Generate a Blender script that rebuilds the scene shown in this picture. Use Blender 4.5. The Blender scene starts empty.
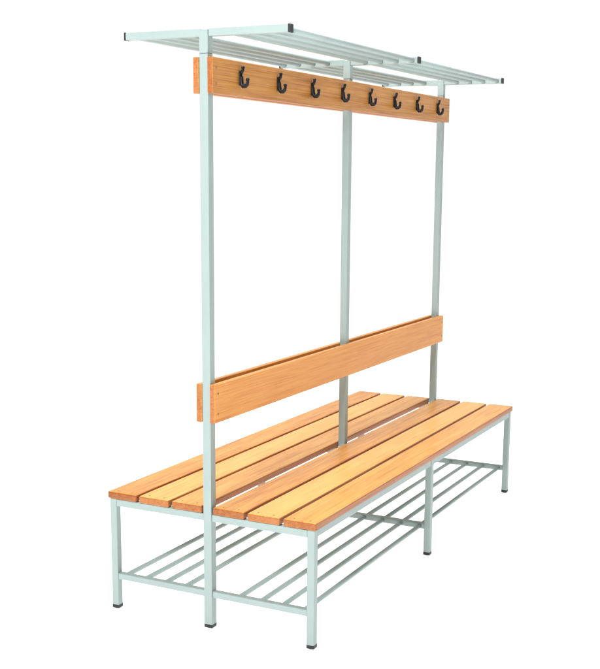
import bpy, bmesh, math, random
from mathutils import Vector, Matrix
random.seed(4)
scene = bpy.context.scene
D=1.031; W=0.377; WS=0.397; H=0.42; HP=1.908; WR=0.288
S=0.026
Z0,Z1=1.728,1.836; B0,B1=0.700,0.826

# ---------------- materials ----------------
def mat(name):
    m=bpy.data.materials.new(name); m.use_nodes=True
    nt=m.node_tree; return m,nt,nt.nodes["Principled BSDF"]
def wood(name, c_dark, c_mid, c_light, rough=0.38):
    m,nt,b=mat(name); N=nt.nodes; L=nt.links
    tc=N.new("ShaderNodeTexCoord"); at=N.new("ShaderNodeAttribute"); at.attribute_name="tone"
    off=N.new("ShaderNodeVectorMath"); off.operation='MULTIPLY_ADD'
    comb=N.new("ShaderNodeCombineXYZ")
    for i in range(3): L.new(at.outputs["Fac"],comb.inputs[i])
    off.inputs[1].default_value=(7,5,3); L.new(comb.outputs[0],off.inputs[0]); L.new(tc.outputs["Object"],off.inputs[2])
    def noise(scale,vec,detail,dist=0,rg=0.55):
        mp=N.new("ShaderNodeMapping"); mp.inputs["Scale"].default_value=vec
        L.new(off.outputs[0],mp.inputs["Vector"])
        n=N.new("ShaderNodeTexNoise"); n.inputs["Scale"].default_value=scale; n.inputs["Detail"].default_value=detail
        n.inputs["Distortion"].default_value=dist; n.inputs["Roughness"].default_value=rg
        L.new(mp.outputs[0],n.inputs["Vector"]); return n
    n1=noise(6,(0.35,12,12),6,0.6,0.65)
    n2=noise(40,(0.10,9,9),5,0,0.65)
    n3=noise(4,(1,2,2),3)
    def madd(src,k,add=None,c0=0):
        a=N.new("ShaderNodeMath"); a.operation='MULTIPLY_ADD'; a.inputs[1].default_value=k; a.inputs[2].default_value=c0
        L.new(src,a.inputs[0])
        if add is not None: L.new(add,a.inputs[2])
        return a.outputs[0]
    s=madd(n1.outputs[0],0.38,None,-0.10); s=madd(n2.outputs[0],0.70,s); s=madd(n3.outputs[0],0.14,s); s=madd(at.outputs["Fac"],0.13,s)
    r=N.new("ShaderNodeValToRGB"); L.new(s,r.inputs[0])
    e=r.color_ramp.elements
    e[0].position=0.42; e[0].color=(*c_dark,1); e[1].position=0.70; e[1].color=(*c_light,1)
    k=e.new(0.56); k.color=(*c_mid,1)
    L.new(r.outputs[0],b.inputs["Base Color"])
    b.inputs["Roughness"].default_value=rough; b.inputs["Specular IOR Level"].default_value=0.3
    bu=N.new("ShaderNodeBump"); bu.inputs["Strength"].default_value=0.2; bu.inputs["Distance"].default_value=0.001
    L.new(n2.outputs[0],bu.inputs["Height"]); L.new(bu.outputs[0],b.inputs["Normal"])
    return m
M_SEAT=wood("varnished_wood_seat",(0.48,0.155,0.020),(0.76,0.345,0.068),(0.87,0.485,0.135))
M_EDGE=wood("wood_edge_and_gap_shade",(0.25,0.075,0.020),(0.38,0.125,0.035),(0.48,0.19,0.06))  # darker wood edges; on slat sides the colour also paints shade into the gaps
M_UNDER=wood("low_bounce_underside",(0.34,0.28,0.21),(0.42,0.36,0.29),(0.48,0.43,0.36),0.7)  # paler, greyer underside colour added to cut orange bounce onto the frame
M_BACK=wood("varnished_wood_board",(0.44,0.135,0.017),(0.66,0.255,0.043),(0.77,0.345,0.075))
M_HOOKB=wood("hook_board_wood_shaded",(0.33,0.12,0.022),(0.51,0.22,0.048),(0.61,0.295,0.08))  # board wood with the shade under the hat rack put into its colour
M_STEEL,nt,b=mat("powder_coated_steel")
n=nt.nodes.new("ShaderNodeTexNoise"); n.inputs["Scale"].default_value=9; n.inputs["Detail"].default_value=4
tc=nt.nodes.new("ShaderNodeTexCoord"); nt.links.new(tc.outputs["Object"],n.inputs["Vector"])
r=nt.nodes.new("ShaderNodeValToRGB"); r.color_ramp.elements[0].color=(0.30,0.373,0.358,1); r.color_ramp.elements[1].color=(0.36,0.437,0.422,1)
nt.links.new(n.outputs[0],r.inputs[0]); nt.links.new(r.outputs[0],b.inputs["Base Color"])
b.inputs["Roughness"].default_value=0.42; b.inputs["Specular IOR Level"].default_value=0.25
n2=nt.nodes.new("ShaderNodeTexNoise"); n2.inputs["Scale"].default_value=700; nt.links.new(tc.outputs["Object"],n2.inputs["Vector"])
bu=nt.nodes.new("ShaderNodeBump"); bu.inputs["Strength"].default_value=0.12; bu.inputs["Distance"].default_value=0.0006
nt.links.new(n2.outputs[0],bu.inputs["Height"]); nt.links.new(bu.outputs[0],b.inputs["Normal"])
M_BLK,nt,b=mat("black_plastic"); b.inputs["Base Color"].default_value=(0.012,0.013,0.014,1); b.inputs["Roughness"].default_value=0.5
M_HOOK,nt,b=mat("black_enamelled_metal"); b.inputs["Base Color"].default_value=(0.006,0.006,0.007,1); b.inputs["Roughness"].default_value=0.4; b.inputs["Specular IOR Level"].default_value=0.25
M_SCR,nt,b=mat("zinc_screw"); b.inputs["Base Color"].default_value=(0.30,0.16,0.07,1); b.inputs["Metallic"].default_value=0.3; b.inputs["Roughness"].default_value=0.45
M_JNT,nt,b=mat("joint_shadow_gap"); b.inputs["Base Color"].default_value=(0.06,0.07,0.07,1); b.inputs["Roughness"].default_value=0.6

# ---------------- mesh helpers ----------------
class Part:
    def __init__(s,name,mats):
        s.name=name; s.bm=bmesh.new(); s.mats=mats; s.t=s.bm.verts.layers.float.new("tone")
    def _merge(s,b2,mi,tone,smooth,edge=None):
        for f in b2.faces:
            f.material_index=mi; f.smooth=smooth
            if edge is not None:
                f.normal_update()
                k=edge(f.normal)
                if k: f.material_index=k
        me=bpy.data.meshes.new("tmp"); b2.to_mesh(me); b2.free()
        n0=len(s.bm.verts); s.bm.from_mesh(me); bpy.data.meshes.remove(me)
        s.bm.verts.ensure_lookup_table()
        for v in s.bm.verts[n0:]: v[s.t]=tone
    def box(s,x0,x1,y0,y1,z0,z1,bev=0.0025,mi=0,tone=0.5,seg=2,edge=None):
        b=bmesh.new(); bmesh.ops.create_cube(b,size=1)
        for v in b.verts:
            v.co=Vector(((x0+x1)/2+v.co.x*(x1-x0),(y0+y1)/2+v.co.y*(y1-y0),(z0+z1)/2+v.co.z*(z1-z0)))
        if bev>0: bmesh.ops.bevel(b,geom=b.edges[:],offset=bev,segments=seg,profile=0.5,affect='EDGES')
        s._merge(b,mi,tone,False,edge); return s
    def rod(s,p,q,r,mi=0,tone=0.5,seg=14,r2=None):
        p=Vector(p);q=Vector(q); d=q-p
        b=bmesh.new(); bmesh.ops.create_cone(b,cap_ends=True,segments=seg,radius1=r,radius2=r if r2 is None else r2,depth=d.length)
        R=d.to_track_quat('Z','Y').to_matrix().to_4x4()
        bmesh.ops.transform(b,matrix=Matrix.Translation((p+q)/2)@R,verts=b.verts[:])
        s._merge(b,mi,tone,True)
        return s
    def ball(s,c,r,mi=0,sc=(1,1,1)):
        b=bmesh.new(); bmesh.ops.create_uvsphere(b,u_segments=12,v_segments=8,radius=r)
        for v in b.verts: v.co=Vector((v.co.x*sc[0]+c[0],v.co.y*sc[1]+c[1],v.co.z*sc[2]+c[2]))
        s._merge(b,mi,0.5,True); return s
    def tube(s,pts,rad,mi=0,seg=10,wide=1.0):
        b=bmesh.new(); rings=[]
        pts=[Vector(p) for p in pts]
        for i,p in enumerate(pts):
            d=(pts[min(i+1,len(pts)-1)]-pts[max(i-1,0)]).normalized()
            sx=Vector((1,0,0)); o=d.cross(sx).normalized()
            rr=rad[i] if isinstance(rad,list) else rad
            rings.append([b.verts.new(p+sx*math.cos(2*math.pi*k/seg)*rr*wide+o*math.sin(2*math.pi*k/seg)*rr) for k in range(seg)])
        for a,c in zip(rings,rings[1:]):
            for k in range(seg): b.faces.new((a[k],a[(k+1)%seg],c[(k+1)%seg],c[k]))
        b.faces.new(rings[0][::-1]); b.faces.new(rings[-1])
        bmesh.ops.recalc_face_normals(b,faces=b.faces[:])
        s._merge(b,mi,0.5,True); return s
    def done(s,parent,origin=None):
        xs=[v.co for v in s.bm.verts]
        mn=Vector((min(v.x for v in xs),min(v.y for v in xs),min(v.z for v in xs)))
        mx=Vector((max(v.x for v in xs),max(v.y for v in xs),max(v.z for v in xs)))
        o=Vector(origin) if origin else Vector(((mn.x+mx.x)/2,(mn.y+mx.y)/2,mn.z))
        bmesh.ops.translate(s.bm,verts=s.bm.verts[:],vec=-o)
        me=bpy.data.meshes.new(s.name); s.bm.to_mesh(me); s.bm.free()
        for m in s.mats: me.materials.append(m)
        ob=bpy.data.objects.new(s.name,me); scene.collection.objects.link(ob)
        if parent is None: ob.location=o
        else:
            ob.parent=parent; ob.location=o-wpos(parent)
        return ob
def wpos(o):
    p=Vector(o.location)
    while o.parent: o=o.parent; p+=Vector(o.location)
    return p

bench=bpy.data.objects.new("cloakroom_bench",None); scene.collection.objects.link(bench)
bench.location=(D,0,0); bench.empty_display_size=0.3
bench["label"]="double-sided cloakroom bench, orange wooden slats, grey steel frame and rack"
bench["category"]="bench"

# seats
gap=0.0125; sw=(WS-0.021-2*gap)/3
tones=[0.15,1.0,0.5,0.35,0.9,0.0]; ti=0
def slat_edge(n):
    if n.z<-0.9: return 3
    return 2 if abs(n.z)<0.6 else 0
for sg in (-1,1):
    P=Part("seat",[M_SEAT,M_SCR,M_EDGE,M_UNDER])
    for i in range(3):
        a=0.021+i*(sw+gap); y0,y1=sorted((sg*a,sg*(a+sw)))
        dx=random.uniform(-0.002,0.002)
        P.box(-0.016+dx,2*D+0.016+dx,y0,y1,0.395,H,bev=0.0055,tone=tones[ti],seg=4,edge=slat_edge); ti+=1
        for X in (0.004,2*D-0.004):
            for yy in (y0+0.03,y1-0.03):
                P.rod((X,yy,H-0.001),(X,yy,H+0.0006),0.0028,mi=1,seg=12)
    P.done(bench)
# frame
PW={0:0.030,D:0.028,2*D:0.028}
P=Part("seat_frame",[M_STEEL])
zf0,zf1=0.3695,0.3935
for X in (0,D,2*D):
    h=PW[X]/2
    for y0,y1 in ((-W+S/2,-h),(h,W-S/2)):
        P.box(X-0.0122,X+0.0122,y0,y1,zf0,zf1)
for y in (-W,W):
    for x0,x1 in ((S/2,D-S/2),(D+S/2,2*D-S/2)):
        P.box(x0,x1,y-0.0122,y+0.0122,zf0,zf1)
P.done(bench)
# legs
for X in (0,D,2*D):
    for y in (-W,W):
        P=Part("leg",[M_STEEL]); P.box(X-S/2,X+S/2,y-S/2,y+S/2,0.012,0.3942); l=P.done(bench)
        e=S/2+.0004
        P=Part("foot_cap",[M_BLK]); P.box(X-e,X+e,y-e,y+e,0.002,0.015,bev=0.002)
        P.rod((X,y,0),(X,y,0.006),0.010); P.done(l)
# posts
for X in (0,D,2*D):
    h=PW[X]/2
    P=Part("post",[M_STEEL,M_JNT]); P.box(X-h,X+h,-h,h,0.012 if X==0 else 0.106,1.846,bev=0.0012)
    P.box(X-h,X+h,-h,h,1.8475,HP+0.008,bev=0.0012)
    P.box(X-h+.0012,X+h-.0012,-h+.0012,h-.0012,1.84,1.855,bev=0,mi=1)
    l=P.done(bench)
    if X==0:
        P=Part("foot_cap",[M_BLK]); e=h+.0004
        P.box(X-e,X+e,-e,e,0.002,0.015,bev=0.002); P.rod((X,0,0),(X,0,0.006),0.011); P.done(l)
# boards
def board(name,m,z0,z1,sg):
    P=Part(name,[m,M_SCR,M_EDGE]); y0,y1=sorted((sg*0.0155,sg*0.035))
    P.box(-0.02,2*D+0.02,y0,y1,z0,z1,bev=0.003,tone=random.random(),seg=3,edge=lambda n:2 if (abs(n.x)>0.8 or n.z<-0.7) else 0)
    for X in (0,2*D):
        for z in (z0+0.03,z1-0.03):
            P.rod((X,sg*0.034,z),(X,sg*0.0358,z),0.0038,mi=1,seg=12)
    return P.done(bench)
for sg in (-1,1): board("backrest",M_BACK,B0,B1,sg)
hb=None
for sg in (1,-1): hb=board("hook_board",M_HOOKB,Z0,Z1,sg)
# hooks
zc=(Z0+Z1)/2
first=None
for i in range(8):
    X=0.145+0.253*i
    if first is None:
        P=Part("coat_hook",[M_HOOK]); y=-0.035
        P.box(X-0.008,X+0.008,y-0.0045,y-0.0003,zc-0.020,zc+0.024,bev=0.0018)
        P.tube([(X,y-0.0035,zc+0.012),(X,y-0.0065,zc+0.004),(X,y-0.0065,zc-0.008),(X,y-0.008,zc-0.017),
                (X,y-0.013,zc-0.0235),(X,y-0.020,zc-0.0235),(X,y-0.026,zc-0.018),(X,y-0.028,zc-0.010),(X,y-0.028,zc-0.004)],
               [0.004,0.0052,0.006,0.0068,0.007,0.0066,0.0058,0.005,0.0045],wide=1.3)
        P.ball((X,y-0.028,zc-0.003),0.006,sc=(1.2,1,1))
        P.tube([(X,y-0.0035,zc+0.014),(X,y-0.0075,zc+0.020),(X,y-0.0105,zc+0.027),(X,y-0.0115,zc+0.033)],[0.004,0.0048,0.0048,0.0046],wide=1.3)
        P.ball((X,y-0.0115,zc+0.034),0.0056,sc=(1.2,1,1))
        first=P.done(hb,origin=(X,y,zc))
    else:
        o=first.copy(); scene.collection.objects.link(o); o.parent=hb
        o.location=Vector((X,-0.035,zc))-wpos(hb)
# hat rack
P=Part("hat_rack",[M_STEEL])
c=0.0115
for X in (0,D,2*D):
    h=PW[X]/2
    P.box(X-c,X+c,-WR,-h,HP-c,HP+c); P.box(X-c,X+c,h,WR,HP-c,HP+c)
for sg in (-1,1):
    for y in (0.268,0.205,0.142,0.079):
        for a,b_ in ((0,D),(D,2*D)):
            P.rod((a+c-.001,sg*y,HP),(b_-c+.001,sg*y,HP),0.0084)
rack=P.done(bench)
for X in (0,D,2*D):
    for sg in (-1,1):
        P=Part("end_cap",[M_BLK]); y0,y1=sorted((sg*(WR-0.001),sg*(WR+0.006)))
        P.box(X-c-.001,X+c+.001,y0,y1,HP-c-.001,HP+c+.001,bev=0.002); P.done(rack)
# shoe rack
P=Part("shoe_rack",[M_STEEL]); zs=0.119; c=0.011
for X in (0,D,2*D):
    h=PW[X]/2
    for y0,y1 in ((-W+S/2,-h),(h,W-S/2)):
        P.box(X-c,X+c,y0,y1,zs-c,zs+c)
for sg in (-1,1):
    for y in (0.345,0.265,0.185,0.105):
        for a,b_ in ((0,D),(D,2*D)):
            P.rod((a+c-.001,sg*y,zs),(b_-c+.001,sg*y,zs),0.0082)
P.done(bench)

# ---------------- floor ----------------
P=Part("floor",[]); b=P.bm
vs=[b.verts.new(v) for v in ((-40,-40,0),(60,-40,0),(60,40,0),(-40,40,0))]; b.faces.new(vs)
M_FL,nt,bs=mat("white_glowing_floor")
bs.inputs["Roughness"].default_value=0.9
bs.inputs["Specular IOR Level"].default_value=0.1
nz=nt.nodes.new("ShaderNodeTexNoise"); nz.inputs["Scale"].default_value=3
rr=nt.nodes.new("ShaderNodeValToRGB"); rr.color_ramp.elements[0].color=(0.92,0.92,0.92,1); rr.color_ramp.elements[1].color=(0.94,0.94,0.94,1)
nt.links.new(nz.outputs[0],rr.inputs[0]); nt.links.new(rr.outputs[0],bs.inputs["Base Color"])
bs.inputs["Emission Color"].default_value=(1,1,1,1); bs.inputs["Emission Strength"].default_value=0.72  # added floor glow: washes out contact shadows and lights the undersides
P.mats=[M_FL]; fl=P.done(None,origin=(0,0,0)); fl["kind"]="structure"

# ---------------- world + lamps ----------------
w=bpy.data.worlds.new("World"); scene.world=w; w.use_nodes=True; nt=w.node_tree
bg=nt.nodes["Background"]; tc=nt.nodes.new("ShaderNodeTexCoord")
dp=nt.nodes.new("ShaderNodeVectorMath"); dp.operation='DOT_PRODUCT'; dp.inputs[1].default_value=(math.cos(.46),math.sin(.46),0)
nt.links.new(tc.outputs["Generated"],dp.inputs[0])
mr=nt.nodes.new("ShaderNodeMapRange"); mr.interpolation_type='SMOOTHSTEP'
mr.inputs["From Min"].default_value=0.2; mr.inputs["From Max"].default_value=0.65; mr.inputs["To Min"].default_value=0.22; mr.inputs["To Max"].default_value=1.03
nt.links.new(dp.outputs["Value"],mr.inputs["Value"]); nt.links.new(mr.outputs[0],bg.inputs["Strength"])
bg.inputs["Color"].default_value=(1,1,1,1)
def area(name,loc,tgt,size,e):
    l=bpy.data.lights.new(name,'AREA'); l.size=size; l.energy=e; l.shape='SQUARE'
    o=bpy.data.objects.new(name,l); scene.collection.objects.link(o); o.location=loc
    o.rotation_euler=(Vector(tgt)-Vector(loc)).to_track_quat('-Z','Y').to_euler()
area("key_softbox",(-3.6,-0.4,3.2),(1,0,0.8),1.2,200)
area("fill_softbox",(1.5,-4.5,2.6),(1,0,0.8),2.5,22)
area("top_softbox",(1,0.2,4.5),(1,0,0),2.0,172)

# ---------------- camera ----------------
f=1143.718; pcx,pcy=310.879,385.168
yaw,pitch,roll=0.46247,-0.18332,0.00859
cam=bpy.data.cameras.new("camera"); co=bpy.data.objects.new("camera",cam); scene.collection.objects.link(co)
scene.camera=co
fw=Vector((math.cos(yaw)*math.cos(pitch),math.sin(yaw)*math.cos(pitch),math.sin(pitch)))
r=fw.cross(Vector((0,0,1))).normalized(); u=r.cross(fw)
r2=r*math.cos(roll)+u*math.sin(roll); u2=-r*math.sin(roll)+u*math.cos(roll)
m=Matrix((r2,u2,-fw)).transposed().to_4x4(); m.translation=Vector((-3.08136,-1.90243,1.49178))
co.matrix_world=m
cam.sensor_fit='VERTICAL'; cam.sensor_height=36; cam.sensor_width=36
cam.lens=f/669*36
cam.shift_x=-(pcx-300)/669; cam.shift_y=(pcy-334.5)/669
cam.clip_start=0.05; cam.clip_end=300
scene.view_settings.view_transform='Standard'; scene.view_settings.look='None'; scene.view_settings.exposure=0
